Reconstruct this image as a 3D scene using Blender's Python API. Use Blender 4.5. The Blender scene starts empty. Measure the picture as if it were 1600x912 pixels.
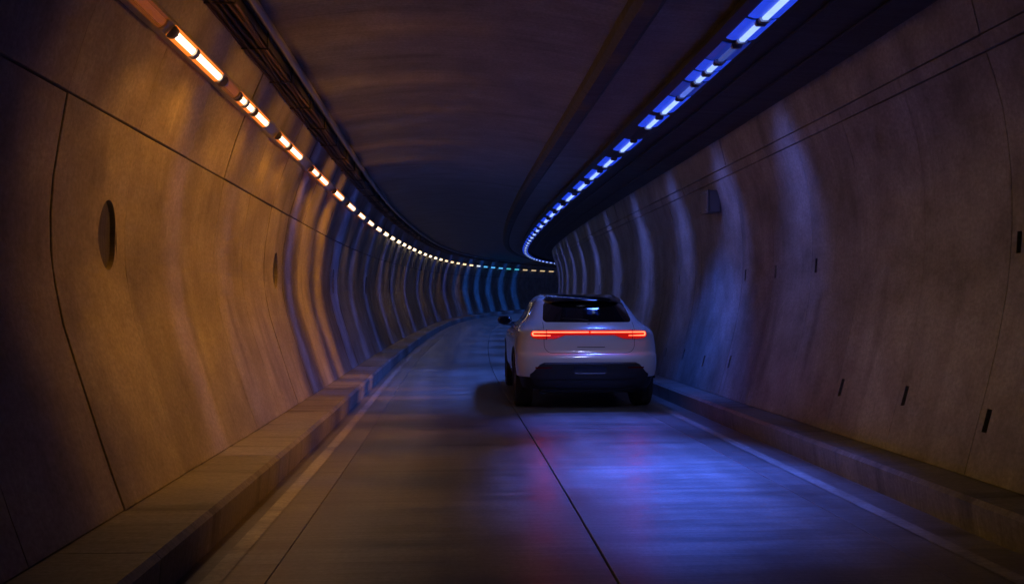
import bpy, math, random
import numpy as np
from mathutils import Vector, Matrix
random.seed(7)
sc = bpy.context.scene
COL = sc.collection

# ------------------------------------------------------------------ camera
cam = bpy.data.cameras.new('camera')
camo = bpy.data.objects.new('camera', cam)
COL.objects.link(camo)
SC = 0.83                       # layout units -> metres
EYE = 1.65 * SC
camo.location = (0, 0, EYE)
camo.rotation_euler = (math.radians(90), 0, 0)
cam.sensor_width = 36
cam.lens = 1277.56 / 1600 * 36
cam.clip_end = 500
cam.clip_start = 0.05
sc.camera = camo

# ------------------------------------------------------------------ world (night, underground)
wld = bpy.data.worlds.new('World')
sc.world = wld
wld.use_nodes = True
wn = wld.node_tree
wn.nodes.clear()
wo = wn.nodes.new('ShaderNodeOutputWorld')
wb = wn.nodes.new('ShaderNodeBackground')
sky = wn.nodes.new('ShaderNodeTexSky')
sky.sky_type = 'NISHITA'
sky.sun_disc = False
sky.sun_elevation = math.radians(-4)
sky.sun_rotation = math.radians(200)
wb.inputs['Strength'].default_value = 0.05
wn.links.new(sky.outputs[0], wb.inputs[0])
wn.links.new(wb.outputs[0], wo.inputs[0])

sc.view_settings.view_transform = 'Standard'
sc.view_settings.look = 'None'
sc.view_settings.exposure = 0.25
sc.view_settings.gamma = 1.0
sc.view_settings.use_curve_mapping = False
sc.render.engine = 'CYCLES'
cy = sc.cycles
cy.use_denoising = True
cy.max_bounces = 4
cy.diffuse_bounces = 2
cy.glossy_bounces = 3
cy.transmission_bounces = 1
cy.adaptive_threshold = 0.02
cy.sample_clamp_indirect = 4.0
cy.caustics_reflective = False
cy.caustics_refractive = False

# strengths of the tunnel's own lamps and of the added amber wash
LENS_WARM, LENS_BLUE = 3.2, 1.35
SPOT_WARM, SPOT_BLUE_WALL, SPOT_BLUE_ROAD, SPOT_CYAN = 135.0, 95.0, 170.0, 420.0
ADDED_WASH_K = 1.55

# ------------------------------------------------------------------ alignment of the tunnel
DS = 0.25
S0, S1 = -14.0, 112.0
KS = [0, 10, 20, 35, 60]
KAP = [-1.08144277e-03, -1.78999087e-03, 3.92964360e-03, 2.08234168e-03, 1.26631864e-02]
VK = [-1.11302167e-03, 7.10649999e-04, 1.43142589e-03, 2.15758743e-04, -7.74651082e-05]
YAW, SL = -5.83371874e-02, -1.78148524e-02
_S = np.arange(0, S1 + 4, DS)
_k, _v = np.interp(_S, KS, KAP), np.interp(_S, KS, VK)
_c0 = lambda a: np.concatenate([[0], np.cumsum(a)])
_th = YAW + _c0((_k[1:] + _k[:-1]) / 2 * DS)
_g = SL + _c0((_v[1:] + _v[:-1]) / 2 * DS)
_x, _y, _z = _c0(np.sin(_th[:-1]) * DS), _c0(np.cos(_th[:-1]) * DS), _c0(_g[:-1] * DS)

def P(u, h, s):
    """offset u across the road, height h above it, distance s along it -> world point"""
    if s < 0:
        x, y, z, t = math.sin(YAW) * s, math.cos(YAW) * s, SL * s, YAW
    else:
        x, y, z, t = (float(np.interp(s, _S, a)) for a in (_x, _y, _z, _th))
    return Vector((x + u * math.cos(t), y - u * math.sin(t), z + h)) * SC

def theta(s):
    return YAW if s < 0 else float(np.interp(s, _S, _th))

# ------------------------------------------------------------------ mesh helpers
class MB:
    def __init__(self):
        self.v, self.f, self.uv = [], [], []
    def add(self, p, uv=(0, 0)):
        self.v.append(tuple(p)); self.uv.append(uv)
        return len(self.v) - 1
    def grid(self, rows):
        """rows: list of lists of vertex indices"""
        for a, b in zip(rows, rows[1:]):
            for i in range(len(a) - 1):
                self.f.append((a[i], a[i + 1], b[i + 1], b[i]))
    def box(self, c, s, m=None):
        b = len(self.v)
        for dx in (-.5, .5):
            for dy in (-.5, .5):
                for dz in (-.5, .5):
                    p = Vector((dx * s[0], dy * s[1], dz * s[2]))
                    if m: p = m @ p
                    self.add(Vector(c) + p)
        for q in ((0, 1, 3, 2), (4, 6, 7, 5), (0, 4, 5, 1), (2, 3, 7, 6), (0, 2, 6, 4), (1, 5, 7, 3)):
            self.f.append(tuple(b + i for i in q))
    def tube(self, pts, r, n=8, closed=False, cap=True):
        pts = [Vector(p) for p in pts]
        rings = []
        m = len(pts)
        for i, p in enumerate(pts):
            a = pts[(i - 1) % m] if (closed or i > 0) else p
            b = pts[(i + 1) % m] if (closed or i < m - 1) else p
            t = (b - a).normalized()
            up = Vector((0, 0, 1)) if abs(t.z) < .9 else Vector((1, 0, 0))
            x = t.cross(up).normalized(); y = x.cross(t)
            rr = r[i] if isinstance(r, (list, tuple)) else r
            rings.append([self.add(p + x * math.cos(2 * math.pi * k / n) * rr + y * math.sin(2 * math.pi * k / n) * rr, (i * .1, k / n)) for k in range(n)])
        rr = list(zip(rings, rings[1:] + ([rings[0]] if closed else [])))
        for a, b in rr[:m if closed else m - 1]:
            for k in range(n):
                self.f.append((a[k], a[(k + 1) % n], b[(k + 1) % n], b[k]))
        if cap and not closed:
            self.f.append(tuple(rings[0][::-1])); self.f.append(tuple(rings[-1]))
    def loft(self, rings, cap=True, closed=True):
        n = len(rings[0])
        for a, b in zip(rings, rings[1:]):
            for k in range(n if closed else n - 1):
                self.f.append((a[k], a[(k + 1) % n], b[(k + 1) % n], b[k]))
        if cap:
            self.f.append(tuple(rings[0][::-1])); self.f.append(tuple(rings[-1]))
    def build(self, name, mat, parent=None, smooth=False, bevel=0):
        me = bpy.data.meshes.new(name)
        me.from_pydata(self.v, [], self.f)
        uvl = me.uv_layers.new(name='UVMap')
        uvs = np.array(self.uv, dtype=np.float32)
        vi = np.empty(len(me.loops), dtype=np.int32)
        me.loops.foreach_get('vertex_index', vi)
        uvl.data.foreach_set('uv', uvs[vi].ravel())
        import bmesh
        bm = bmesh.new(); bm.from_mesh(me)
        bmesh.ops.recalc_face_normals(bm, faces=bm.faces)
        bm.to_mesh(me); bm.free()
        if smooth:
            me.polygons.foreach_set('use_smooth', [True] * len(me.polygons))
            me.set_sharp_from_angle(angle=math.radians(smooth if smooth is not True else 40))
        me.materials.append(mat)
        o = bpy.data.objects.new(name, me)
        COL.objects.link(o)
        if bevel:
            b = o.modifiers.new('bevel', 'BEVEL'); b.width = bevel; b.segments = 2; b.limit_method = 'ANGLE'
        if parent: o.parent = parent
        return o

def empty(name, loc=(0, 0, 0), rz=0):
    o = bpy.data.objects.new(name, None)
    COL.objects.link(o)
    o.location = loc
    o.rotation_euler = (0, 0, rz)
    o.empty_display_size = .1
    return o

def tag(o, label=None, cat=None, group=None, kind=None):
    if label: o['label'] = label
    if cat: o['category'] = cat
    if group: o['group'] = group
    if kind: o['kind'] = kind
    return o

def sweep(prof, ss, closed=True, vscale=1.0):
    """sweep a closed (u,h) profile along the tunnel"""
    mb = MB()
    arc = [0]
    for a, b in zip(prof, prof[1:]): arc.append(arc[-1] + math.dist(a, b))
    rings = [[mb.add(P(u, h, s), (s, arc[i])) for i, (u, h) in enumerate(prof)] for s in ss]
    mb.loft(rings, cap=closed, closed=closed)
    return mb

def srange(a, b, step):
    n = max(1, int(round((b - a) / step)))
    return [a + (b - a) * i / n for i in range(n + 1)]

# ------------------------------------------------------------------ materials
def new_mat(name):
    m = bpy.data.materials.new(name); m.use_nodes = True
    nt = m.node_tree
    return m, nt, nt.nodes['Principled BSDF']

def simple(name, col, rough=.5, metal=0, coat=0, spec=.5, emis=None, es=0, bump=0, bscale=60):
    m, nt, b = new_mat(name)
    b.inputs['Base Color'].default_value = (*col, 1)
    b.inputs['Roughness'].default_value = rough
    b.inputs['Metallic'].default_value = metal
    b.inputs['Coat Weight'].default_value = coat
    b.inputs['Coat Roughness'].default_value = .04
    b.inputs['Specular IOR Level'].default_value = spec
    if emis:
        b.inputs['Emission Color'].default_value = (*emis, 1)
        b.inputs['Emission Strength'].default_value = es
    N = nt.nodes.new; L = nt.links.new
    tc = N('ShaderNodeTexCoord')
    nz = N('ShaderNodeTexNoise'); nz.inputs['Scale'].default_value = bscale; nz.inputs['Detail'].default_value = 4
    L(tc.outputs['Object'], nz.inputs['Vector'])
    mr = N('ShaderNodeMapRange'); mr.inputs['To Min'].default_value = max(0, rough - .06); mr.inputs['To Max'].default_value = min(1, rough + .06)
    L(nz.outputs[0], mr.inputs[0]); L(mr.outputs[0], b.inputs['Roughness'])
    if bump:
        bp = N('ShaderNodeBump'); bp.inputs['Strength'].default_value = bump; bp.inputs['Distance'].default_value = .01
        L(nz.outputs[0], bp.inputs['Height']); L(bp.outputs[0], b.inputs['Normal'])
    return m

def concrete(name, base, rough=.62, su=9, sv=.5, streak=.35, blot=.35, bump=.25, along=False, stain=.5, spec=.4, tile=.12, rvar=.14, track=0):
    """board marked / brushed concrete in (distance, girth) UVs; streaks run up the wall, or across the road with along"""
    m, nt, b = new_mat(name)
    N = nt.nodes.new; L = nt.links.new
    uv = N('ShaderNodeUVMap'); uv.uv_map = 'UVMap'
    def noise(sx, sy, detail, rough_=.6, dist=0):
        mp = N('ShaderNodeMapping'); mp.inputs['Scale'].default_value = (sx, sy, 1)
        L(uv.outputs[0], mp.inputs[0])
        n = N('ShaderNodeTexNoise'); n.inputs['Scale'].default_value = 1; n.inputs['Detail'].default_value = detail
        n.inputs['Roughness'].default_value = rough_; n.inputs['Distortion'].default_value = dist
        L(mp.outputs[0], n.inputs['Vector'])
        return n.outputs[0]
    def mrange(s, a, c, lo, hi):
        r = N('ShaderNodeMapRange'); r.inputs[1].default_value = a; r.inputs[2].default_value = c
        r.inputs[3].default_value = lo; r.inputs[4].default_value = hi
        L(s, r.inputs[0]); return r.outputs[0]
    def mul(a, c):
        r = N('ShaderNodeMath'); r.operation = 'MULTIPLY'; L(a, r.inputs[0]); L(c, r.inputs[1]); return r.outputs[0]
    fine = noise(su * 5, sv * 2, 2, .7)
    wide = noise(su, sv, 2, .6)
    blo = noise(1.5, 1.2, 5, .68)
    grit = noise(26, 26, 3, .7)
    st = noise(3.2, .42, 2, .55)
    f = mul(mrange(fine, .3, .7, 1 - streak * .55, 1 + streak * .45), mrange(wide, .3, .7, 1 - streak * .5, 1 + streak * .4))
    f = mul(f, mrange(blo, .28, .72, 1 - blot, 1 + blot * .7))
    f = mul(f, mrange(grit, .3, .7, .80, 1.20))
    f = mul(f, mrange(st, .55, .72, 1, 1 - stain))
    if track: f = mul(f, mrange(noise(.05, 1.7, 2, .5), .35, .65, 1 - track, 1 + track * .5))
    oi = N('ShaderNodeObjectInfo')
    f = mul(f, mrange(oi.outputs['Random'], 0, 1, 1 - tile, 1 + tile))
    hue = N('ShaderNodeMix'); hue.data_type = 'RGBA'
    hue.inputs['A'].default_value = (base[0] * 1.04, base[1], base[2] * .9, 1)
    hue.inputs['B'].default_value = (base[0] * .95, base[1], base[2] * 1.08, 1)
    L(blo, hue.inputs['Factor'])
    vm = N('ShaderNodeVectorMath'); vm.operation = 'SCALE'
    L(hue.outputs['Result'], vm.inputs[0]); L(f, vm.inputs['Scale'])
    L(vm.outputs[0], b.inputs['Base Color'])
    rg = mrange(mul(wide, blo), .12, .42, rough - rvar, rough + rvar)
    L(rg, b.inputs['Roughness'])
    b.inputs['Specular IOR Level'].default_value = spec
    bp = N('ShaderNodeBump'); bp.inputs['Strength'].default_value = bump; bp.inputs['Distance'].default_value = .012
    L(fine, bp.inputs['Height']); L(bp.outputs[0], b.inputs['Normal'])
    return m

M_WALL = concrete('wall_concrete', (.30, .295, .285), su=14, sv=.35, streak=.10, blot=.46, bump=.10, stain=.24, tile=.08)
M_WALLR = concrete('wall_concrete_dark', (.28, .278, .27), su=14, sv=.35, streak=.10, blot=.52, bump=.10, stain=.26, tile=.08)
M_BACK = simple('joint_mortar', (.035, .033, .03), .9)
M_SLOT = simple('slot_steel', (.07, .07, .07), .7, bump=.3)
M_DARK = concrete('dark_concrete', (.09, .087, .082), su=9, sv=.4, streak=.2, blot=.4, stain=.2)  # darker concrete for the right soffit strip and the ceiling beam
M_NICHE = concrete('niche_shade', (.075, .08, .12), su=6, sv=.5, streak=.2, blot=.4, stain=.3)  # bluish shade inside the oval niches put into the plate's colour
M_CEIL = concrete('ceiling_concrete', (.25, .24, .23), su=9, sv=.4, streak=.26, blot=.4, stain=.2)
M_ROAD = concrete('road_concrete', (.20, .195, .19), rough=.37, su=11, sv=.35, streak=.36, blot=.36, bump=.14, stain=.32, spec=.6, tile=.05, rvar=.07, track=.3)
M_KERB = concrete('kerb_concrete', (.22, .215, .205), rough=.6, su=8, sv=2.0, streak=.35, blot=.3, tile=.06)
M_PAINT = concrete('line_paint', (.34, .335, .31), rough=.5, su=9, sv=3, streak=.35, blot=.35, stain=.3, tile=.02)
M_STEEL = simple('galvanised_steel', (.42, .42, .43), .38, .85, bump=.08)
M_DSTEEL = simple('dark_steel', (.07, .07, .075), .5, .6, bump=.1)
M_CABLE = simple('cable_rubber', (.045, .04, .035), .55, bump=.1)
M_CABLE2 = simple('cable_rubber_tan', (.16, .10, .05), .5, bump=.1)
M_BOX = simple('box_grey', (.17, .17, .175), .5, bump=.1)

def glow(name, col, strength, sampled=True):
    m, nt, b = new_mat(name)
    if not sampled: m.cycles.emission_sampling = 'NONE'
    N = nt.nodes.new; L = nt.links.new
    b.inputs['Base Color'].default_value = (.12, .12, .12, 1)
    b.inputs['Roughness'].default_value = .3
    tc = N('ShaderNodeTexCoord'); nz = N('ShaderNodeTexNoise'); nz.inputs['Scale'].default_value = 9
    L(tc.outputs['Object'], nz.inputs['Vector'])
    mr = N('ShaderNodeMapRange'); mr.inputs['To Min'].default_value = strength * .75; mr.inputs['To Max'].default_value = strength * 1.25
    L(nz.outputs[0], mr.inputs[0]); L(mr.outputs[0], b.inputs['Emission Strength'])
    b.inputs['Emission Color'].default_value = (*col, 1)
    return m

# ------------------------------------------------------------------ profiles (layout units)
LEFT = [(.27, -2.28), (.6, -2.395), (1.0, -2.52), (1.5, -2.68), (1.9, -2.76), (2.2, -2.78), (2.6, -2.75), (3.12, -2.66), (3.5, -2.55), (3.85, -2.42), (4.12, -2.31), (4.5, -2.14)]
RIGHT = [(.27, 4.13), (.6, 4.22), (1.0, 4.33), (1.4, 4.43), (1.9, 4.52), (2.4, 4.55), (2.9, 4.53), (3.4, 4.45), (3.76, 4.32), (3.9, 4.27), (4.31, 4.16), (4.5, 4.1)]
def prof(tab, h):
    return float(np.interp(h, [a for a, _ in tab], [b for _, b in tab]))
RING = 1.25

# ------------------------------------------------------------------ road
GAP = .008
roadbed = sweep([(-1.74, -.05), (3.76, -.05), (3.76, -.4), (-1.74, -.4)], srange(S0, S1, 1.0)).build('road', M_BACK)
tag(roadbed, kind='structure')
for a, b in ((-1.72, -1.18), (-1.18, .94), (.94, 2.98), (2.98, 3.74)):
    ga, gb = (GAP if abs(q - .94) < .01 else .0025 for q in (a, b))
    g = (ga + gb) / 2
    p = [(a + ga, -.045), (a + ga, -.003), (a + ga + .003, 0)]
    n = 6
    p += [(a + (b - a) * i / n, 0) for i in range(1, n)]
    p += [(b - gb - .003, 0), (b - gb, -.003), (b - gb, -.045)]
    o = sweep(p, srange(S0, S1, .5)).build('slab', M_ROAD, roadbed)
def marking(name, u0, u1, label):
    mb = MB()
    rows = []
    for s in srange(S0, S1, .5):
        rows.append([mb.add(P(u, .0055, s), (s, u)) for u in (u0, u1)])
    mb.grid(rows)
    o = mb.build(name, M_PAINT)
    tag(o, kind='structure')
    return o
marking('road_marking', -1.57, -1.45, '')
marking('road_marking', 3.30, 3.43, '')

# ------------------------------------------------------------------ ledges with kerbs
def ledge(side):
    root = empty('pavement')
    tag(root, kind='structure')
    if side < 0:
        pr = [(-1.72, -.06), (-1.72, .01), (-1.70, .235), (-1.735, .27), (-2.0, .272), (-2.34, .276), (-2.34, -.06)]
    else:
        pr = [(3.74, -.06), (3.74, .01), (3.71, .225), (3.745, .26), (3.95, .262), (4.2, .266), (4.2, -.06)]
    s = S0
    step = RING * 2.5
    while s < S1:
        e = min(s + step, S1)
        sweep(pr, srange(s + .004, e - .004, .6)).build('kerb_section', M_KERB, root)
        s = e
    return root
ledge(-1); ledge(1)

# ------------------------------------------------------------------ wall panels
def wall_panel(tab, sgn, s0, s1, h0, h1, mat, parent, holes=(), rnd=None):
    """a curved concrete panel with chamfered edges; sgn +1: room lies towards +u (left wall)"""
    mb = MB()
    g, ch, T = .0022, .004, .10
    r0, r1 = rnd
    hs = sorted(set([h0 + g, h0 + g + ch, h1 - g - ch, h1 - g] + [h for h in np.arange(.3, 4.5, .25) if h0 + .06 < h < h1 - .06] + [q for ho in holes for q in (ho['h0'], ho['h1'])]))
    ss = sorted(set([s0 + g, s0 + g + ch, s1 - g - ch, s1 - g, (s0 + s1) / 2] + [q for ho in holes for q in (ho['s0'], ho['s1'])]))
    def pt(s, h, depth=0):
        t = (s - s0) / (s1 - s0)
        d = r0 + (r1 - r0) * t + depth
        e = min(s - s0 - g, s1 - g - s, h - h0 - g, h1 - g - h)
        if e < ch * .9: d += ch
        return P(prof(tab, h) - sgn * d, h, s)
    idx = [[mb.add(pt(s, h), (s, h)) for s in ss] for h in hs]
    def in_hole(s, h):
        for ho in holes:
            if ho['s0'] < s < ho['s1'] and ho['h0'] < h < ho['h1']: return True
    for i in range(len(hs) - 1):
        for j in range(len(ss) - 1):
            if in_hole((ss[j] + ss[j + 1]) / 2, (hs[i] + hs[i + 1]) / 2): continue
            mb.f.append((idx[i][j], idx[i][j + 1], idx[i + 1][j + 1], idx[i + 1][j]))
    # edges going back
    rim = [idx[0][j] for j in range(len(ss))] + [idx[i][-1] for i in range(1, len(hs))] + [idx[-1][j] for j in range(len(ss) - 2, -1, -1)] + [idx[i][0] for i in range(len(hs) - 2, 0, -1)]
    co = [(s, hs[0]) for s in ss] + [(ss[-1], h) for h in hs[1:]] + [(s, hs[-1]) for s in ss[-2::-1]] + [(ss[0], h) for h in hs[-2:0:-1]]
    back = [mb.add(pt(s, h, T), (s, h)) for s, h in co]
    n = len(rim)
    for k in range(n): mb.f.append((rim[k], rim[(k + 1) % n], back[(k + 1) % n], back[k]))
    for ho in holes:
        cs, chh = (ho['s0'] + ho['s1']) / 2, (ho['h0'] + ho['h1']) / 2
        hw, hh = (ho['s1'] - ho['s0']) / 2, (ho['h1'] - ho['h0']) / 2
        N = 40
        outer, inner, deep = [], [], []
        for k in range(N):
            a = 2 * math.pi * k / N
            c, s_ = math.cos(a), math.sin(a)
            m = max(abs(c), abs(s_))
            q = (cs + hw * c / m, chh + hh * s_ / m)
            outer.append(mb.add(pt(*q), q))
            if ho['oval']: q = (cs + hw * .92 * c, chh + hh * .95 * s_)
            inner.append(mb.add(pt(*q), q))
            deep.append(mb.add(pt(*q, .05 if ho['oval'] else .085), q))
        for k in range(N):
            k2 = (k + 1) % N
            if ho['oval']: mb.f.append((outer[k], outer[k2], inner[k2], inner[k]))
            mb.f.append((inner[k], inner[k2], deep[k2], deep[k]))
    o = mb.build('panel', mat, parent)
    for ho in holes:
        cs, chh = (ho['s0'] + ho['s1']) / 2, (ho['h0'] + ho['h1']) / 2
        hw, hh = (ho['s1'] - ho['s0']) / 2, (ho['h1'] - ho['h0']) / 2
        b = MB()
        dp = .04 if ho['oval'] else .07
        rr = []
        for k in range(32):
            a = 2 * math.pi * k / 32
            c, s_ = math.cos(a), math.sin(a)
            m = 1 if ho['oval'] else max(abs(c), abs(s_))
            q = (cs + hw * .97 * c / m, chh + hh * .97 * s_ / m)
            rr.append(b.add(pt(*q, dp), q))
        cc = b.add(pt(cs, chh, dp), (cs, chh))
        for k in range(32): b.f.append((rr[k], rr[(k + 1) % 32], cc))
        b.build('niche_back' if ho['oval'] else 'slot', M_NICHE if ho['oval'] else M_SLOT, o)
    return o

def make_wall(side):
    tab, sgn = (LEFT, 1) if side < 0 else (RIGHT, -1)
    pr = [(prof(tab, h) - sgn * .09, h) for h in np.arange(.0, 4.56, .2)]
    pr = pr + [(u - sgn * .4, h) for u, h in pr[::-1]]
    # dark backing that shows in the joints; the panels hang on it
    root = sweep(pr, srange(S0, S1, 1.25)).build('tunnel_wall', M_BACK)
    off = 5.72 if side < 0 else 6.47
    k0 = int((S0 - off) / RING)
    k = k0
    rows = [(.28, 3.113), (3.127, 4.5)] if side < 0 else [(.268, 3.76), (3.768, 3.895), (3.904, 4.45)]
    mat = M_WALL if side < 0 else M_WALLR
    while off + (k + 1) * RING < S1:
        s0 = off + k * RING; s1 = s0 + RING
        if side < 0 and abs(s1 - 3.22) < .01: s1 += RING; k += 1
        r = [(random.uniform(-.007, .007), random.uniform(-.007, .007)) for _ in rows]
        for (h0, h1), rn in zip(rows, r):
            holes = []
            if h0 < .5:
                if side < 0:
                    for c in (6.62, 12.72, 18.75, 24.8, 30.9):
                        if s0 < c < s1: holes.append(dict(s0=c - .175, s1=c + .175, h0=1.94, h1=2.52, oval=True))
                elif s1 > 3 and s0 < 45:
                    c = s1 - .085 - random.uniform(0, .04)
                    j = random.uniform(-.03, .03)
                    if random.random() < .85: holes.append(dict(s0=c - .028, s1=c + .028, h0=2.09 + j, h1=2.27 + j, oval=False))
                    if random.random() < .75:
                        j = random.uniform(-.05, .05)
                        holes.append(dict(s0=c - .04, s1=c + .022, h0=.66 + j, h1=.85 + j, oval=False))
            wall_panel(tab, sgn, s0, s1, h0, h1, mat, root, holes, rn)
        k += 1
    return root
wl = make_wall(-1)
tag(wl, 'curved concrete wall on the left lit amber with oval niches', 'wall')
wr = make_wall(1)
tag(wr, 'dim curved concrete wall on the right with rows of small slots', 'wall')

# ------------------------------------------------------------------ ceiling
def vault(u):
    t = (u - (-.2)) / 1.85
    return 4.50 + .20 * (1 - t * t)
us = [-2.05 + (1.65 + 2.05) * i / 18 for i in range(19)]
ce = sweep([(u, vault(u)) for u in us] + [(1.65, 5.3), (-2.05, 5.3)], srange(S0, S1, .8)).build('tunnel_ceiling', M_CEIL)
tag(ce, 'dark arched concrete ceiling slab between the two light strips', 'ceiling')
so = sweep([(1.845, 4.42), (2.3, 4.40), (2.88, 4.39), (2.88, 4.9), (1.845, 4.9)], srange(S0, S1, .8)).build('ceiling_soffit', M_CEIL)
tag(so, 'concrete soffit band between the ceiling beam and the blue lights', 'ceiling')
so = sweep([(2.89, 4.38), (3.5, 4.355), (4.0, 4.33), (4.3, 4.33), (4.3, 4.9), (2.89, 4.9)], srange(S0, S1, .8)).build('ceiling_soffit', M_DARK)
tag(so, 'dark concrete soffit between the blue lights and the right wall', 'ceiling')
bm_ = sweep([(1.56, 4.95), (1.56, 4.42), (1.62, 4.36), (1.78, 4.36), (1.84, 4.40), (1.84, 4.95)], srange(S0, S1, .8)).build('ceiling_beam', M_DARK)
tag(bm_, 'dark downstand beam along the ceiling left of the blue lights', 'beam')
lf = sweep([(-2.6, 4.52), (-2.1, 4.52), (-2.0, 4.54), (-2.0, 5.1), (-2.6, 5.1)], srange(S0, S1, .8)).build('ceiling_haunch', M_CEIL)
tag(lf, 'concrete haunch where the left wall meets the ceiling above the cable tray', 'ceiling')

# cable tray with cables (left)
tr = empty('cable_tray', P(-2.1, 4.4, 0))
tag(tr, 'dark steel cable tray with cables running above the amber lights', 'cable tray')
def child_sweep(mb, name, mat, root, smooth=False):
    o = mb.build(name, mat, root, smooth)
    o.matrix_parent_inverse = Matrix.Translation(root.location).inverted()
    return o
child_sweep(sweep([(-2.30, 4.36), (-1.98, 4.36), (-1.98, 4.46), (-1.99, 4.46), (-1.99, 4.372), (-2.29, 4.372), (-2.29, 4.46), (-2.30, 4.46)], srange(S0, S1, .8)), 'tray', M_DSTEEL, tr)
for k, (u, h, r, m) in enumerate([(-2.26, 4.335, .022, M_CABLE), (-2.21, 4.338, .018, M_CABLE2), (-2.16, 4.333, .024, M_CABLE), (-2.10, 4.336, .02, M_CABLE), (-2.04, 4.338, .017, M_CABLE2), (-1.995, 4.34, .015, M_CABLE2)]):
    mb = MB()
    mb.tube([P(u + .012 * math.sin(s * 1.3 + k) + .008 * math.sin(s * 3.1 + 2 * k), h - .01 * abs(math.sin(s * 1.7 + k)), s) for s in srange(S0, S1, .4)], r * SC, 6)
    child_sweep(mb, 'cable', m, tr, True)
for s in srange(1.0, 60, 1.25):
    mb = MB()
    mb.tube([P(-2.30, 4.31, s), P(-1.97, 4.31, s)], .008, 5)
    mb.tube([P(-1.965, 4.30, s), P(-1.965, 4.50, s)], .008, 5)
    child_sweep(mb, 'bracket', M_DSTEEL, tr)
mb = MB(); mb.tube([P(-1.90, 4.47, s) for s in srange(S0, S1, .6)], .036, 10)
pipe = mb.build('pipe', M_STEEL, None, True)
tag(pipe, 'grey metal pipe running beside the cable tray under the ceiling', 'pipe')
# conduit lines on the dark soffit (right)
for u, h, lab in ((3.25, 4.33, 'thin conduit on the right soffit nearest the blue lights'), (3.72, 4.305, 'thin conduit on the right soffit nearest the wall')):
    mb = MB(); mb.tube([P(u, h, s) for s in srange(S0, S1, .6)], .014, 6)
    tag(mb.build('conduit', M_DSTEEL, None, True), lab, 'conduit')

# ------------------------------------------------------------------ light strips
def rail(pr, name, mat, label):
    o = sweep(pr, srange(S0, S1, .5)).build(name, mat)
    tag(o, label, 'light rail')
    return o
M_RAIL = simple('rail_aluminium', (.5, .5, .52), .32, .7, bump=.05)
rail([(-2.42, 3.965), (-2.33, 3.985), (-2.285, 3.955), (-2.285, 3.915), (-2.36, 3.84), (-2.47, 3.84)], 'light_rail', M_RAIL, 'aluminium rail on the left wall carrying the amber lights')
rail([(2.50, 4.42), (2.50, 4.27), (2.42, 4.27), (2.42, 4.25), (2.58, 4.206), (2.75, 4.206), (2.90, 4.25), (2.90, 4.27), (2.82, 4.27), (2.82, 4.42)], 'light_rail', M_DSTEEL, 'dark rail under the right soffit carrying the blue lights')

ORD = lambda n: '%d%s' % (n, 'th' if 10 <= n % 100 <= 20 else {1: 'st', 2: 'nd', 3: 'rd'}.get(n % 10, 'th'))
_mats = {}
def lens_halo_mat(col, st, sampled=True):
    k = (col, round(st, 2), sampled)
    if k not in _mats: _mats[k] = glow('lens_halo_glow', col, st, sampled)
    return _mats[k]

def spot(root, src, dst, col, watt, deg, blend=.9, size=.16):
    l = bpy.data.lights.new('lamp', 'SPOT')
    l.color = col; l.energy = watt; l.spot_size = math.radians(deg); l.spot_blend = 1.0; l.shadow_soft_size = size
    o = bpy.data.objects.new('lamp', l)
    COL.objects.link(o)
    d = (dst - src).normalized()
    o.rotation_mode = 'QUATERNION'
    o.rotation_quaternion = d.to_track_quat('-Z', 'Y')
    o.location = src - root.location
    o.parent = root
    return o

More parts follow.
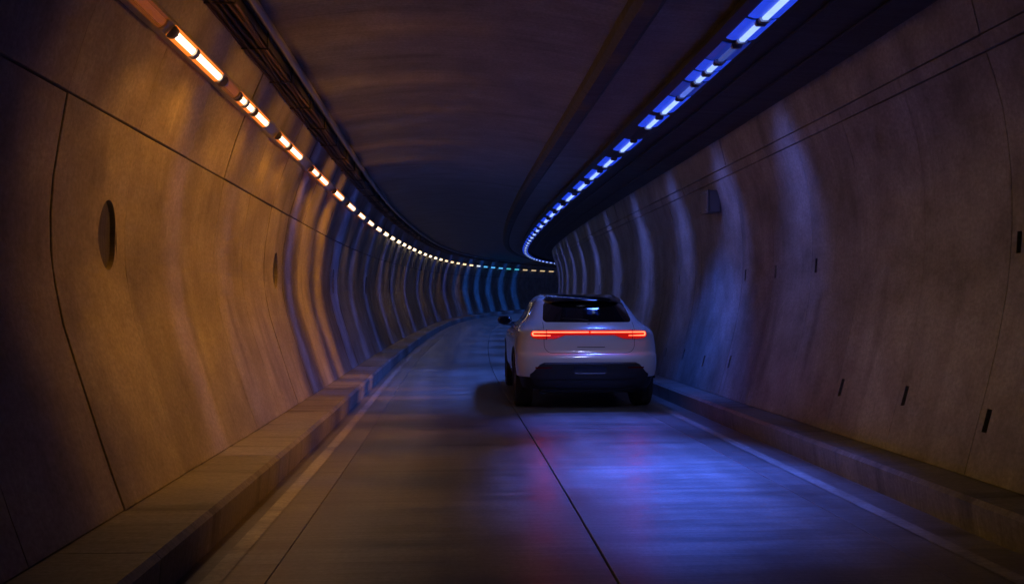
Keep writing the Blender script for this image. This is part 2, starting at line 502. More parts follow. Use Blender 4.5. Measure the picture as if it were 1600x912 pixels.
def luminaire(side, s0, s1, col, st, label, group, spots=(), tray=None):
    sm = (s0 + s1) / 2
    if side < 0:
        # lens: half-round bar on the lower inner corner of the rail
        base = P(-2.35, 3.86, sm)
        cu, ch_ = -2.315, 3.868
        hs = [(-2.296, 3.905), (-2.283, 3.897), (-2.278, 3.880), (-2.287, 3.857), (-2.305, 3.840), (-2.328, 3.834), (-2.342, 3.840), (-2.336, 3.855), (-2.305, 3.888)]
        hou = [(-2.288, 3.918), (-2.268, 3.905), (-2.262, 3.88), (-2.275, 3.845), (-2.30, 3.824), (-2.333, 3.818), (-2.356, 3.826), (-2.35, 3.845), (-2.30, 3.90)]
    else:
        base = P(2.66, 4.2, sm)
        hs = [(2.635, 4.205), (2.635, 4.182), (2.643, 4.17), (2.687, 4.17), (2.695, 4.182), (2.695, 4.205)]
        hou = [(2.612, 4.208), (2.612, 4.172), (2.627, 4.155), (2.703, 4.155), (2.718, 4.172), (2.718, 4.208)]
    grow = 1 if sm < 14 else min(1.5, 1 + (sm - 14) * .03)
    if grow > 1:
        c_ = (-2.31, 3.87) if side < 0 else (2.665, 4.205)
        hs, hou = ([(c_[0] + (u - c_[0]) * grow, c_[1] + (h - c_[1]) * grow) for u, h in q] for q in (hs, hou))
    root = empty('tunnel_light', base)
    tag(root, label, 'light', group)
    def ch(mb, name, mat):
        o = mb.build(name, mat, root)
        o.matrix_parent_inverse = Matrix.Translation(root.location).inverted()
        return o
    ch(sweep(hs, srange(s0, s1, .5)), 'lens', lens_halo_mat(col, st, sm < 26))
    if tray:  # glowing trough added to imitate a bloom halo round the lens
        tc_, ts_, m_ = tray
        if side < 0:
            tp = [(-2.288, 3.925), (-2.268, 3.912), (-2.264, 3.898), (-2.30, 3.868), (-2.312, 3.848), (-2.318, 3.826), (-2.348, 3.822), (-2.36, 3.84), (-2.33, 3.90)]
        else:
            tp = [(2.52, 4.219), (2.52, 4.211), (2.575, 4.195), (2.755, 4.195), (2.80, 4.208), (2.80, 4.216), (2.75, 4.203), (2.58, 4.203)]
        ch(sweep(tp, srange(s0 - m_, s1 + m_, .5)), 'halo_glow', lens_halo_mat(tc_, ts_, sm < 16))
    w = .035
    ch(sweep(hou, [s0 - w, s0 + .004]), 'end_cap', M_STEEL)
    ch(sweep(hou, [s1 - .004, s1 + w]), 'end_cap', M_STEEL)
    for src, dst, c, w_, deg, *sx in spots:
        o = spot(root, P(*src), P(*dst), c, w_, deg)
        if sx: o.scale = (sx[0], 1, 1)
    return root

ORANGE, AMBER, WARM, PALE = (1, .72, .42), (1, .72, .40), (1, .76, .45), (.75, .85, 1)
CYAN, TEAL, BLUE, CORE = (.10, .50, 1), (.06, .50, .62), (.08, .20, 1), (.30, .45, 1)
lit = [(5.9, 6.5, .05), (6.75, 7.22, 1), (7.29, 8.0, 1), (8.2, 8.62, .03), (8.74, 8.95, .8), (9.02, 9.28, .9), (9.42, 9.98, 1), (10.7, 11.25, .8), (11.42, 12.2, 1), (13.2, 13.75, .8), (13.95, 14.75, 1)]
s = 15.75
while s < 96:
    d = 1.1 if s < 34 else 1.25
    lit.append((s, s + d, 1)); s += d + (.8 if s < 34 else (1.15 if s < 60 else 1.0))
n = 0
for i, (a, b, st) in enumerate(lit):
    m = (a + b) / 2
    col = ORANGE if m < 10.2 else AMBER if m < 17 else WARM if m < 48 else AMBER if m < 60.5 else PALE if m < 63.5 else CYAN if m < 69 else TEAL if m < 75 else AMBER
    ks = LENS_WARM if m < 20 else 3.0 if m < 48 else 1.8 if m < 60 else .9 if m < 74 else .6
    n += 1
    sp = []
    src = (-2.25, 3.80, m)
    wu = prof(LEFT, 1.7)
    if st > .7:
        if m < 18:
            sp.append((src, (-2.77, 2.05, m + .3), (1, .33, .025), SPOT_WARM * (b - a) * .22, 90, 2.3))
            if m < 10.5 and b - a > .4: sp.append((src, (4.4, 1.0, m - .8), (1, .52, .04), SPOT_WARM * .38, 46))
            if b - a > .4: sp.append((src, (-.3, 4.8, m - .4), (1, .45, .09), SPOT_WARM * .06, 110))
            if m < 13 and b - a > .5: sp.append((src, (-.6, 0, m - 2.2), (1, .58, .28), SPOT_WARM * .22, 70))
        elif m < 57:
            k = (.22 if int(m / 3.7) % 2 else .06)
            sp.append((src, (wu, 1.4, m), (1, .5, .25), SPOT_WARM * k * .6, 60, 1.8))
    cname = 'amber' if m < 17 else 'warm white' if m < 48 else 'amber' if m < 60.5 else 'pale blue' if m < 63.5 else 'cyan' if m < 69 else 'teal' if m < 75 else 'amber'
    if st < .1:
        lab = 'unlit light on the left rail, %s light from the top left corner' % ORD(n)
    else:
        lab = '%s light on the left wall rail, %s light counted from the top left' % (cname, ORD(n))
    tr_ = ((1, .20, .018), 1.0 * max(st, .10), .03) if m < 18 else ((1, .30, .06), .5, .03) if m < 60 else None
    luminaire(-1, a, b, col if st > .1 else (1, .2, .04), ks * st if st > .1 else .15, lab, 'lights along the left wall', sp, tr_)

litr = [(5.7, 6.3, .35), (6.45, 7.0, 1), (7.12, 7.58, .95), (7.75, 8.2, .12), (8.3, 8.58, .9), (8.7, 8.98, .9), (9.12, 9.62, .30), (9.75, 10.45, 1), (10.72, 11.3, 1), (12.25, 13.05, 1), (13.75, 14.5, 1), (15.05, 15.95, 1), (16.5, 17.5, 1), (18.25, 19.4, 1), (20.25, 21.35, 1)]
s = 22.1
while s < 92:
    litr.append((s, s + 1.1, 1)); s += 1.1 + .75
# added amber spots inside the blue right-hand lights, washing the left wall
ADDED_WASH = [(6.0, 90, .22), (7.2, 210, .30), (8.9, 290, .32), (10.8, 290, .30), (12.4, 260, .22), (14.9, 320, .19), (16.6, 290, .14)]
# blue bands thrown across onto the left wall: where, watts, narrowness
BANDS = [(8.1, 75, .05), (9.9, 70, .04), (13.65, 300, .045), (18.9, 330, .13), (21.6, 200, .10), (24.6, 240, .10), (28, 260, .10), (31.5, 200, .09), (36, 280, .10), (41, 260, .11), (46.5, 280, .12), (52, 300, .14), (56, 160, .3), (59.5, 420, .22), (63, 420, .2), (66.5, 420, .2), (70, 380, .2), (73.5, 300, .2)]
n = 0
for i, (a, b, st) in enumerate(litr):
    m = (a + b) / 2
    n += 1
    sp = []
    src = (2.66, 4.07, m)
    if st > .7:
        L_ = b - a
        if m < 9: sp.append((src, (1.9, .75, 12.8), (.42, .48, 1), SPOT_BLUE_ROAD * L_ * .7, 34))
        elif m < 13: sp.append((src, (2.1, 0, 7.6 + (m - 10.1) * 1.55), (.065, .15, 1), SPOT_BLUE_ROAD * (7.0 if m < 12 else 4.5), 46))
        elif i % 2 == 0 or m < 20: sp.append((src, (.5, 0, m + .3), BLUE, SPOT_BLUE_ROAD * L_ * 2.6, 60))
        if i % 3 == 0 and m < 26: sp.append((src, (-1.65, .1, m - 1.2), (.13, .18, 1), SPOT_BLUE_ROAD * .6, 46, 1.5))
        if m > 9 and (i % 2 == 1): sp.append((src, (4.5, 2.6, m + .4), (.17, .22, 1), SPOT_BLUE_WALL * L_ * .8, 110, .30))
    if abs(m - 14.1) < .3: sp.append((src, (4.15, .5, 13.6), (.06, .16, 1), SPOT_BLUE_ROAD * 1.3, 66))
    for t_, w_, sx_ in ADDED_WASH:
        if st > .7 and abs(t_ - m) <= min(abs(t_ - (q[0] + q[1]) / 2) for q in litr if q[2] > .7) + 1e-6:
            sp.append((src, (-2.7, 2.05, t_), (1, .345, .012), w_ * ADDED_WASH_K, 80, sx_))
    for t_, w_, sx_ in BANDS:
        if st > .7 and abs(t_ - 1.0 - m) <= min(abs(t_ - 1.0 - (q[0] + q[1]) / 2) for q in litr if q[2] > .7) + 1e-6:
            sp.append((src, (-2.7, 1.95, t_), (.20, .24, 1) if t_ < 16 else (.10, .16, 1) if t_ < 56 else (.02, .17, 1), w_, 84, sx_))
    lab = ('dim blue' if st < .5 else 'bright blue') + ' light under the right soffit, %s counted from the top right' % ORD(n)
    luminaire(1, a, b, CORE if st > .5 else (.12, .22, 1), LENS_BLUE * st if st > .5 else st * 2, lab, 'lights along the right soffit', sp, ((.015, .07, 1), .6 * max(st, .3), .03))

# ------------------------------------------------------------------ junction box on the right wall
jb = empty('junction_box', P(prof(RIGHT, 3.45), 3.45, 13.65))
tag(jb, 'small grey metal box mounted on the right wall under the double joint', 'box')
def jch(mb, name, mat, bevel=0):
    o = mb.build(name, mat, jb, bevel=bevel)
    o.matrix_parent_inverse = Matrix.Translation(jb.location).inverted()
    return o
rz = Matrix.Rotation(-theta(13.65), 3, 'Z')
mb = MB(); mb.box(P(4.33, 3.45, 13.65), (.17, .30, .31), rz); jch(mb, 'case', M_BOX, .012)
mb = MB(); mb.box(P(4.215, 3.45, 13.65), (.022, .32, .33), rz); jch(mb, 'lid', M_BOX, .005)
for dy in (-.12, .12):
    for dz in (-.12, .12):
        mb = MB(); mb.box(P(4.198, 3.45 + dz / SC, 13.65 + dy / SC), (.012, .02, .02), rz); jch(mb, 'screw', M_STEEL)

# ------------------------------------------------------------------ car
def hermite(xs, ys):
    xs, ys = np.array(xs, float), np.array(ys, float)
    d = np.diff(ys) / np.diff(xs)
    m = np.concatenate([[d[0]], [0 if a * b <= 0 else 2 * a * b / (a + b) for a, b in zip(d, d[1:])], [d[-1]]])
    def f(x):
        x = min(max(x, xs[0]), xs[-1])
        i = min(int(np.searchsorted(xs, x, 'right') - 1), len(xs) - 2)
        h = xs[i + 1] - xs[i]; t = (x - xs[i]) / h
        return float(ys[i] * (1 + 2 * t) * (1 - t) ** 2 + m[i] * h * t * (1 - t) ** 2 + ys[i + 1] * t * t * (3 - 2 * t) + m[i + 1] * h * t * t * (t - 1))
    return f
cw = hermite([.28, .36, .5, .65, .8, .95, 1.05, 1.12, 1.2, 1.3, 1.4, 1.5, 1.545, 1.57, 1.585], [.90, .93, .955, .965, .965, .955, .935, .885, .80, .742, .685, .622, .568, .50, .36])
cr = hermite([.28, .36, .48, .60, .70, .755, .785, .82, .95, 1.02, 1.08, 1.14, 1.20, 1.30, 1.40, 1.47, 1.51, 1.545, 1.57, 1.585], [.16, .09, .03, .005, 0, .012, .045, .055, .06, .045, .05, .10, .17, .29, .42, .53, .68, .92, 1.25, 1.75])
cf = hermite([.28, .45, .65, .80, .90, .97, 1.02, 1.06, 1.12, 1.25, 1.4, 1.5, 1.55, 1.585], [4.55, 4.68, 4.72, 4.68, 4.58, 4.35, 3.9, 3.5, 3.25, 2.98, 2.66, 2.42, 2.27, 2.15])
cn = hermite([.28, .8, 1.1, 1.2, 1.4, 1.585], [5.0, 5.0, 4.4, 3.8, 3.2, 2.6])
cd = hermite([.28, .8, 1.1, 1.2, 1.4, 1.585], [.75, .75, .9, 1.05, .95, .40])
FD = hermite([.28, .9, 1.05, 1.2, 1.585], [1.1, 1.2, 1.3, 1.2, .3])
def rear_y(x, z):
    t = min(abs(x) / cw(z), .9999)
    return cr(z) + cd(z) * (1 - (1 - t ** cn(z)) ** (1 / cn(z)))
def half_x(y, z):
    w = cw(z); n = cn(z); a = cr(z); d = cd(z)
    if y <= a or y >= cf(z): return 0
    x = w
    if y < a + d: x = w * (1 - (1 - (y - a) / d) ** n) ** (1 / n)
    fd = FD(z)
    if y > cf(z) - fd: x = min(x, w * (1 - (1 - (cf(z) - y) / fd) ** 3) ** (1 / 3))
    return x
def slice_loop(z, N=22):
    w, a, d, n, b, fd = cw(z), cr(z), cd(z), cn(z), cf(z), FD(z)
    d = min(d, (b - a) * .5); fd = min(fd, (b - a) * .45)
    pts = []
    for k in range(N + 1):      # rear centre -> right side
        t = math.pi / 2 * k / N
        pts.append((w * math.sin(t) ** (2 / n) if k else 0, a + d * (1 - max(math.cos(t), 0) ** (2 / n))))
    for k in range(1, 14):
        pts.append((w, a + d + (b - fd - a - d) * k / 14))
    for k in range(N + 1):
        t = math.pi / 2 * k / N
        pts.append((w * max(math.cos(t), 0) ** (2 / 3), b - fd * (1 - math.sin(t) ** (2 / 3)) if k else b - fd))
    return pts + [(-x, y) for x, y in pts[-2:0:-1]]

CAR_Y, CAR_X = 11.62, .985     # rear axle on the road, metres
HEAD = .05
AX = .88
car = empty('suv_car')
s_car = CAR_Y / SC
z_car = float(np.interp(s_car + .5, _S, _z)) * SC
slope = math.atan(float(np.interp(s_car + 1.5, _S, _g)))
R_ = Matrix.Rotation(HEAD, 4, 'Z') @ Matrix.Rotation(slope, 4, 'X')
car.rotation_euler = R_.to_euler()
car.location = Vector((CAR_X, CAR_Y, z_car + .004)) - (R_ @ Vector((0, AX, 0)))
tag(car, 'white suv with full width red light bar driving along the tunnel', 'car')

M_PAINTW = simple('white_paint', (.50, .50, .51), .25, 0, .9, bscale=200)
M_BLACK = simple('black_plastic', (.012, .012, .013), .45, bump=.15, bscale=400)
M_GLOSS = simple('gloss_black', (.008, .008, .009), .12, 0, .6)
M_GLASS = simple('tinted_glass', (.006, .006, .008), .05, 0, 1.0, spec=.6)
M_SEAM = simple('panel_gap', (.01, .01, .01), .8)
M_CHROME = simple('satin_chrome', (.55, .55, .56), .18, 1)
M_TYRE = simple('tyre_rubber', (.035, .035, .035), .8, bump=.3, bscale=120)
M_RIM = simple('wheel_alloy', (.10, .10, .105), .35, .8)
M_RED = simple('lamp_lens_red', (.12, .004, .004), .12, 0, .8, emis=(1, .012, .008), es=.35)
M_RED.cycles.emission_sampling = 'NONE'
M_REDTUBE = glow('lamp_tube_red', (1, .06, .025), 7)
M_REDDIM = simple('lamp_lens_dark_red', (.10, .003, .003), .2, 0, .5)
M_PLATE = simple('plate_white', (.30, .30, .31), .45)

# body shell, sliced by height
mb = MB()
zs = [.47 + (1.585 - .47) * i / 74 for i in range(75)]
rings = []
for z in zs: rings.append([mb.add((x, y, z)) for x, y in slice_loop(z)])
mb.loft(rings)
body = mb.build('body', M_PAINTW, None, 35)
def cut(o, cutter):
    m = o.modifiers.new('cut', 'BOOLEAN'); m.object = cutter; m.operation = 'DIFFERENCE'; m.solver = 'EXACT'
    dg = bpy.context.evaluated_depsgraph_get()
    me = bpy.data.meshes.new_from_object(o.evaluated_get(dg))
    o.modifiers.clear(); o.data = me
    me.polygons.foreach_set('use_smooth', [True] * len(me.polygons))
    me.set_sharp_from_angle(angle=math.radians(35))
def cyl(c, r, w, n=48):
    b = MB()
    A = [b.add((c[0] - w / 2, c[1] + r * math.cos(2 * math.pi * k / n), c[2] + r * math.sin(2 * math.pi * k / n))) for k in range(n)]
    B = [b.add((c[0] + w / 2, c[1] + r * math.cos(2 * math.pi * k / n), c[2] + r * math.sin(2 * math.pi * k / n))) for k in range(n)]
    b.loft([A, B])
    return b
WB, WR = 2.86, .372
wheels = [(-.835, AX), (.835, AX), (-.83, AX + WB), (.83, AX + WB)]
cutters = MB()
for x, y in wheels:
    c = cyl((x + (.06 if x > 0 else -.06), y, .385), .43, .56)
    o_ = len(cutters.v); cutters.v += c.v; cutters.uv += c.uv; cutters.f += [tuple(i + o_ for i in q) for q in c.f]
cutter = cutters.build('cutter', M_SEAM)
cut(body, cutter)
body.parent = car
# lower black bumper and sills
mb = MB(); rings = []
for z in [.30, .33, .38, .43, .485]:
    k = .965 if z < .48 else .985
    rings.append([mb.add((x * k, (y - 2.3) * .992 + 2.3, z)) for x, y in slice_loop(z)])
mb.loft(rings)
low = mb.build('sill_cladding', M_BLACK, None, 35)
cut(low, cutter); low.parent = car
bpy.data.objects.remove(cutter)
mb = MB(); mb.box((0, 2.3, .32), (1.3, 4.1, .16)); mb.build('underbody', M_BLACK, car, bevel=.03)
# wheel housings
for x, y in wheels:
    mb = MB()
    sgn = 1 if x > 0 else -1
    n = 24
    A = [mb.add((sgn * .60, y + .424 * math.cos(math.pi * k / n), .385 + .424 * math.sin(math.pi * k / n))) for k in range(n + 1)]
    B = [mb.add((sgn * .93, y + .424 * math.cos(math.pi * k / n), .385 + .424 * math.sin(math.pi * k / n))) for k in range(n + 1)]
    mb.grid([A, B])
    c = mb.add((sgn * .60, y, .385))
    for k in range(n): mb.f.append((A[k], A[k + 1], c))
    mb.build('wheel_housing', M_BLACK, car)

def patch(name, rows, mat, off=.004, nx=28, skirt=.02, parent=None, fn=None, smooth=50):
    """panel lying on the rear face; rows of (z, x_left, x_right)"""
    mb = MB()
    fn = fn or rear_y
    R = [[mb.add((xl + (xr - xl) * i / nx, fn(xl + (xr - xl) * i / nx, z) - off, z), (xl + (xr - xl) * i / nx, z)) for i in range(nx + 1)] for z, xl, xr in rows]
    mb.grid(R)
    rim = R[0] + [r[-1] for r in R[1:]] + R[-1][-2::-1] + [r[0] for r in R[-2:0:-1]]
    bk = [mb.add((mb.v[i][0] * .998, mb.v[i][1] + skirt + off, mb.v[i][2]), mb.uv[i]) for i in rim]
    m = len(rim)
    for k in range(m): mb.f.append((rim[k], rim[(k + 1) % m], bk[(k + 1) % m], bk[k]))
    return mb.build(name, mat, parent or car, smooth)
def rounded_rows(z0, z1, x0, x1, r, n=14, taper=None):
    """rows for a symmetric rounded trapezoid: half width x0 at the bottom, x1 at the top"""
    rows = []
    for i in range(n + 1):
        t = (1 - math.cos(math.pi * i / n)) / 2
        z = z0 + (z1 - z0) * t
        w = x0 + (x1 - x0) * t
        e = min(z - z0, z1 - z)
        if e < r: w -= r - math.sqrt(max(r * r - (r - e) ** 2, 0))
        rows.append((z, -w, w))
    return rows
rw = patch('rear_window', rounded_rows(1.195, 1.462, .600, .545, .055, 18), M_GLASS, .005)
patch('window_border', rounded_rows(1.188, 1.468, .607, .552, .058, 18), M_GLOSS, .002)
# wiper on the glass
mb = MB(); mb.tube([(0, rear_y(0, 1.21) - .022, 1.21), (-.10, rear_y(-.1, 1.225) - .024, 1.225), (-.36, rear_y(-.36, 1.24) - .022, 1.24)], [.012, .009, .006], 6); mb.build('wiper_blade', M_BLACK, rw, True)
# spoiler above the window
mb = MB()
rows = []
prof_sp = [(.0, 1.470), (-.105, 1.462), (-.125, 1.470), (-.118, 1.482), (-.02, 1.515), (.22, 1.548), (.30, 1.545)]
N = 30
for i in range(N + 1):
    x = -.535 + 1.07 * i / N
    t = abs(x) / .535
    e = 1 - t ** 6
    y0 = rear_y(x, 1.47)
    dz = -.03 * t ** 3
    rows.append([mb.add((x, y0 + dy * (.35 + .65 * e) + .005, z + dz)) for dy, z in prof_sp])
for a, b in zip(rows, rows[1:]):
    for k in range(len(a)):
        k2 = (k + 1) % len(a); mb.f.append((a[k], a[k2], b[k2], b[k]))
mb.f.append(tuple(rows[0])); mb.f.append(tuple(rows[-1][::-1]))
spo = mb.build('spoiler', M_GLOSS, car, 45)
mb = MB(); mb.box((0, rear_y(0, 1.47) - .118, 1.4705), (.20, .012, .009)); mb.build('brake_lamp', M_REDDIM, spo)
# panoramic roof glass
def top_z(x, y):
    a, b = 1.25, 1.585
    if half_x(y, a) < abs(x): return a
    for _ in range(24):
        m = (a + b) / 2
        if half_x(y, m) >= abs(x): a = m
        else: b = m
    return a
mb = MB(); R = []
for j in range(21):
    y = .80 + 1.65 * j / 20
    hw = .47 if j else .47
    R.append([mb.add((-hw + 2 * hw * i / 20, y, top_z(-hw + 2 * hw * i / 20, y) + .006)) for i in range(21)])
mb.grid(R)
mb.build('roof_glass', M_GLASS, car, 60)
# roof edge trims
for sg in (-1, 1):
    mb = MB(); mb.tube([(sg * .495, .86 + 1.5 * i / 16, top_z(.495, .86 + 1.5 * i / 16) + .006) for i in range(17)], .009, 6)
    mb.build('roof_rail', M_GLOSS, car, True)

# side glass
def side_patch(name, sg, rows, mat, off, ny=14, parent=None):
    mb = MB()
    R = [[mb.add((sg * (half_x(a + (b - a) * i / ny, z) + off), a + (b - a) * i / ny, z)) for i in range(ny + 1)] for z, a, b in rows]
    mb.grid(R)
    return mb.build(name, mat, parent or car, 60), R, mb
def win_rows(edges, z0, z1, n=8):
    f0 = lambda z: float(np.interp(z, [e[0] for e in edges], [e[1] for e in edges]))
    f1 = lambda z: float(np.interp(z, [e[0] for e in edges], [e[2] for e in edges]))
    return [(z0 + (z1 - z0) * i / n, f0(z0 + (z1 - z0) * i / n), f1(z0 + (z1 - z0) * i / n)) for i in range(n + 1)]
full = [(1.135, .92, 3.02), (1.20, .86, 2.92), (1.30, .88, 2.70), (1.40, 1.02, 2.47), (1.455, 1.20, 2.30)]
for sg in (-1, 1):
    side_patch('window_surround', sg, win_rows(full, 1.135, 1.455), M_GLOSS, .003)
    def clip(a, b):
        return [(z, max(y0 + .02, min(a, y1)), min(y1 - .02, b)) for z, y0, y1 in win_rows(full, 1.15, 1.44)]
    for a, b in ((0, 1.28), (1.34, 1.98), (2.05, 9)):
        rws = [(z, max(y0 + .02, a), min(y1 - .02, b)) for z, y0, y1 in win_rows(full, 1.15, 1.442)]
        rws = [(z, y0, max(y1, y0 + .004)) for z, y0, y1 in rws]
        side_patch('side_window', sg, rws, M_GLASS, .006)
    # bright trim round the side glass
    loop = [(z, y0) for z, y0, _ in win_rows(full, 1.135, 1.455)] + [(1.455, 1.2 + (2.3 - 1.2) * i / 8) for i in range(1, 8)] + [(z, y1) for z, _, y1 in win_rows(full, 1.135, 1.455)[::-1]] + [(1.135, 3.02 + (.92 - 3.02) * i / 12) for i in range(1, 12)]
    mb = MB(); mb.tube([(sg * (half_x(y, z) + .005), y, z) for z, y in loop], .007, 6, closed=True)
    mb.build('window_trim', M_CHROME, car, True)
    # door seams
    for y in (1.30, 2.02, 3.05):
        mb = MB()
        R = [[mb.add((sg * (half_x(y + d, z) + .0015), y + d, z)) for d in (-.003, .003)] for z in [.50 + (1.13 - .50) * i / 14 for i in range(15) if not (abs(y - AX) < .45 and (.50 + .63 * i / 14) < .83)]]
        mb.grid(R); mb.build('door_seam', M_SEAM, car)
    for y in (1.48, 2.35):
        mb = MB(); mb.tube([(sg * (half_x(y + .19 * i / 6, .985) + (.006 + .024 * math.sin(math.pi * i / 6))), y + .19 * i / 6, .985) for i in range(7)], .011, 6)
        mb.build('door_handle', M_PAINTW, car, True)
    # arch flares
    for y in (AX, AX + WB):
        mb = MB()
        pts = [(y + .442 * math.cos(a), .385 + .442 * math.sin(a)) for a in [math.radians(4 + 172 * k / 26) for k in range(27)]]
        mb.tube([(sg * (min(half_x(yy, max(z, .47)), .965) - .004), yy, z) for yy, z in pts], .016, 6)
        mb.build('arch_trim', M_BLACK, car, True)
    # mirror
    mb = MB(); rr = []
    mx, my, mz = sg * 1.015, 2.66, 1.17
    for t, r in ((-1, .25), (-.85, .72), (-.45, .96), (0, 1), (.5, .92), (.85, .62), (1, .2)):
        rr.append([mb.add((mx + .115 * r * abs(math.cos(a)) ** .8 * math.copysign(1, math.cos(a)) + sg * .015 * t, my + .075 * t + .03 * (1 - r), mz + .072 * r * abs(math.sin(a)) ** .8 * math.copysign(1, math.sin(a)))) for a in [2 * math.pi * k / 20 for k in range(20)]])
    mb.loft(rr); mir = mb.build('mirror', M_GLOSS, car, 50)
    mb = MB(); rr = [mb.add((mx + .092 * math.cos(a), my - .068 + .004 * math.cos(a), mz + .055 * math.sin(a))) for a in [2 * math.pi * k / 24 for k in range(24)]]
    rr2 = [mb.add((mx + .092 * math.cos(a), my - .055, mz + .055 * math.sin(a))) for a in [2 * math.pi * k / 24 for k in range(24)]]
    mb.loft([rr, rr2]); mb.build('mirror_glass', M_GLASS, mir)
    mb = MB(); mb.tube([(sg * .82, 2.78, 1.10), (sg * .93, 2.74, 1.115), (sg * 1.04, 2.69, 1.135)], [.045, .035, .04], 8); mb.build('mirror_arm', M_GLOSS, mir, True)

# wheels
tyre_p = [(-.118, .255), (-.124, .29), (-.126, .325), (-.116, .353), (-.095, .366), (-.045, .372), (-.043, .364), (-.035, .364), (-.033, .372), (.033, .372), (.035, .364), (.043, .364), (.045, .372), (.095, .366), (.116, .353), (.126, .325), (.124, .29), (.118, .255)]
def lathe(prof_, n=48):
    b = MB()
    rg = [[b.add((x, r * math.cos(2 * math.pi * k / n), r * math.sin(2 * math.pi * k / n))) for k in range(n)] for x, r in prof_]
    b.loft(rg, cap=False)
    return b
for x, y in wheels:
    sg = 1 if x > 0 else -1
    wheel = lathe(tyre_p + [tyre_p[0]]).build('wheel', M_TYRE, car, 35)
    wheel.location = (x, y, WR)
    rim = lathe([(-.11, .258), (-.10, .24), (0, .23), (.10, .24), (.115, .258)]).build('rim', M_RIM, wheel, 40)
    mb = MB()
    for k in range(10):
        a = 2 * math.pi * k / 10 + (.1 if k % 2 else -.1)
        m = Matrix.Rotation(a, 3, 'X')
        mb.box(m @ Vector((sg * .085, 0, .145)), (.03, .035, .19), m)
    c = cyl((sg * .085, 0, 0), .07, .05, 20); o_ = len(mb.v); mb.v += c.v; mb.uv += c.uv; mb.f += [tuple(i + o_ for i in q) for q in c.f]
    mb.build('spokes', M_RIM, wheel)
    cyl((-sg * .01, 0, 0), .17, .03, 30).build('brake_disc', M_DSTEEL, wheel)

# rear diffuser insert: gloss black, wider below
rows = []
for i in range(15):
    t = i / 14
    z = .30 + (.665 - .30) * t
    xw = .86 if z < .50 else float(np.interp(z, [.50, .53, .64, .655, .665], [.80, .755, .66, .635, .60]))
    if z < .50: xw = float(np.interp(z, [.30, .40, .50], [.60, .74, .80]))
    rows.append((z, -xw, xw))
dif = patch('rear_diffuser', rows, M_BLACK, .006, 34, .05)
mb = MB()
patch('lower_valance', [(.315, -.50, .50), (.36, -.58, .58), (.41, -.62, .62), (.43, -.60, .60)], M_BLACK, .022, 20, .05)
patch('plate_recess', [(.525, -.215, .215), (.54, -.22, .22), (.60, -.22, .22), (.615, -.215, .215)], M_GLOSS, .009, 8, .01)
patch('lip', [(.515, -.20, .20), (.522, -.20, .20)], M_CHROME, .012, 8, .01)
patch('grille_bar', [(.648, -.60, .60), (.656, -.60, .60)], M_CHROME, .010, 20, .01)
for sg in (-1, 1):
    a, b = sorted((sg * .50, sg * .72))
    patch('reflector', [(.585, a, b), (.605, a, b)], M_REDDIM, .010, 8, .01)
# crease highlight of bumper top
# tailgate seams
def ribbon(name, path, w=.005, mat=M_SEAM, off=.0018, parent=None):
    mb = MB(); R = []
    n = len(path)
    for i, (x, z) in enumerate(path):
        a = path[max(i - 1, 0)]; b = path[min(i + 1, n - 1)]
        dx, dz = b[0] - a[0], b[1] - a[1]
        l = math.hypot(dx, dz); nx_, nz_ = -dz / l * w / 2, dx / l * w / 2
        R.append([mb.add((x + k * nx_, rear_y(x + k * nx_, z + k * nz_) - off, z + k * nz_)) for k in (-1, 1)])
    mb.grid(R)
    return mb.build(name, mat, parent or car)
gate = []
for i in range(13): gate.append((-.605 + .004 * i / 12, 1.19 - (1.19 - .89) * i / 12))
for i in range(1, 10):
    a = math.pi / 2 * i / 9
    gate.append((-.60 + .11 * (1 - math.cos(a)), .89 - .105 * math.sin(a)))
for i in range(1, 20): gate.append((-.49 + .98 * i / 20, .785))
gate = gate + [(-x, z) for x, z in gate[:22][::-1]]
ribbon('tailgate_seam', gate, .006)
# number plate housing on the gate
pl = patch('number_plate', [(.865, -.16, .165), (.87, -.165, .17), (.975, -.165, .17), (.98, -.16, .165)], M_PAINTW, .004, 8, .01)
ribbon('plate_shadow', [(-.165 + .37 * i / 8, .862) for i in range(9)], .008, M_SEAM, .006)
# badge: a small dark emblem under the window
mb = MB()
yb = rear_y(0, 1.165) - .004
mb.box((-.011, yb, 1.166), (.008, .006, .026)); mb.box((.004, yb, 1.172), (.014, .006, .012)); mb.box((.008, yb, 1.16), (.010, .006, .008))
mb.build('badge', M_CHROME, car)

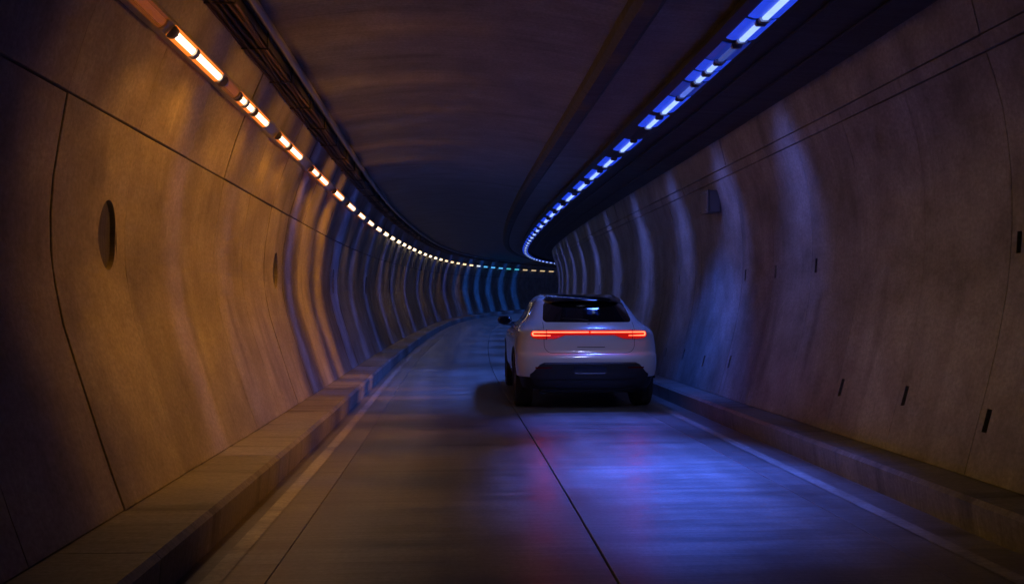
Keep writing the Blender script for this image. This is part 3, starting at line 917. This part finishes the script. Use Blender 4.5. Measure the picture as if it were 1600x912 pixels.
# light bar
bar_rows = []
def bar_outline(x):
    """bottom and top of the lamp lens at x"""
    ax = abs(x)
    top = 1.086 - .012 * max(0, ax - .55) / .22
    bot = float(np.interp(ax, [0, .33, .40, .46, .68, .745, .775], [1.022, 1.022, .992, .974, .972, .984, 1.012]))
    if ax > .74: top -= .02 * ((ax - .74) / .035) ** 2
    return bot, top
mb = MB(); R = [[], [], [], []]
N = 90
for i in range(N + 1):
    x = -.775 + 1.55 * i / N
    b, t = bar_outline(x)
    for k in range(4):
        z = b + (t - b) * k / 3
        R[k].append(mb.add((x, rear_y(x, z) - .012, z)))
mb.grid(R)
rim = R[0] + [r[-1] for r in R[1:]] + R[-1][-2::-1] + [r[0] for r in R[-2:0:-1]]
bk = [mb.add((mb.v[i][0], mb.v[i][1] + .04, mb.v[i][2])) for i in rim]
for k in range(len(rim)): mb.f.append((rim[k], rim[(k + 1) % len(rim)], bk[(k + 1) % len(bk)], bk[k]))
bar = mb.build('light_bar', M_RED, car, 50)
for sg in (-1, 1):
    path = [(sg * (.012 + (.735 - .012) * i / 40), 1.060) for i in range(41)]
    path += [(sg * (.735 + .016 * math.sin(a)), 1.038 + .022 * math.cos(a)) for a in [math.pi * k / 8 for k in range(1, 8)]]
    path += [(sg * (.735 - (.735 - .52) * i / 12), 1.016) for i in range(0, 13)]
    thick = [.0085 if i < 28 else .0095 for i in range(len(path))]
    for i in range(len(path) - 13, len(path)): thick[i] = .0085 - .004 * (i - len(path) + 13) / 13
    mb = MB(); mb.tube([(x, rear_y(x, z) - .017, z) for x, z in path], thick, 6)
    mb.build('lamp_tube', M_REDTUBE, bar, True)
    ribbon('lamp_seam', [(sg * .572, .965), (sg * .572, 1.0), (sg * .572, 1.04), (sg * .572, 1.095)], .010, M_SEAM, .030, bar)

# the lamps light the road behind
for sg in (-1, 1):
    l = bpy.data.lights.new('lamp', 'SPOT'); l.color = (1, .02, .02); l.energy = 1.6; l.spot_size = math.radians(95); l.spot_blend = 1; l.shadow_soft_size = .05
    o = bpy.data.objects.new('lamp', l); COL.objects.link(o)
    o.location = (sg * .62, rear_y(.62, 1.03) - .06, 1.03)
    o.rotation_mode = 'QUATERNION'; o.rotation_quaternion = Vector((0, -1, -.55)).to_track_quat('-Z', 'Y')
    o.parent = car
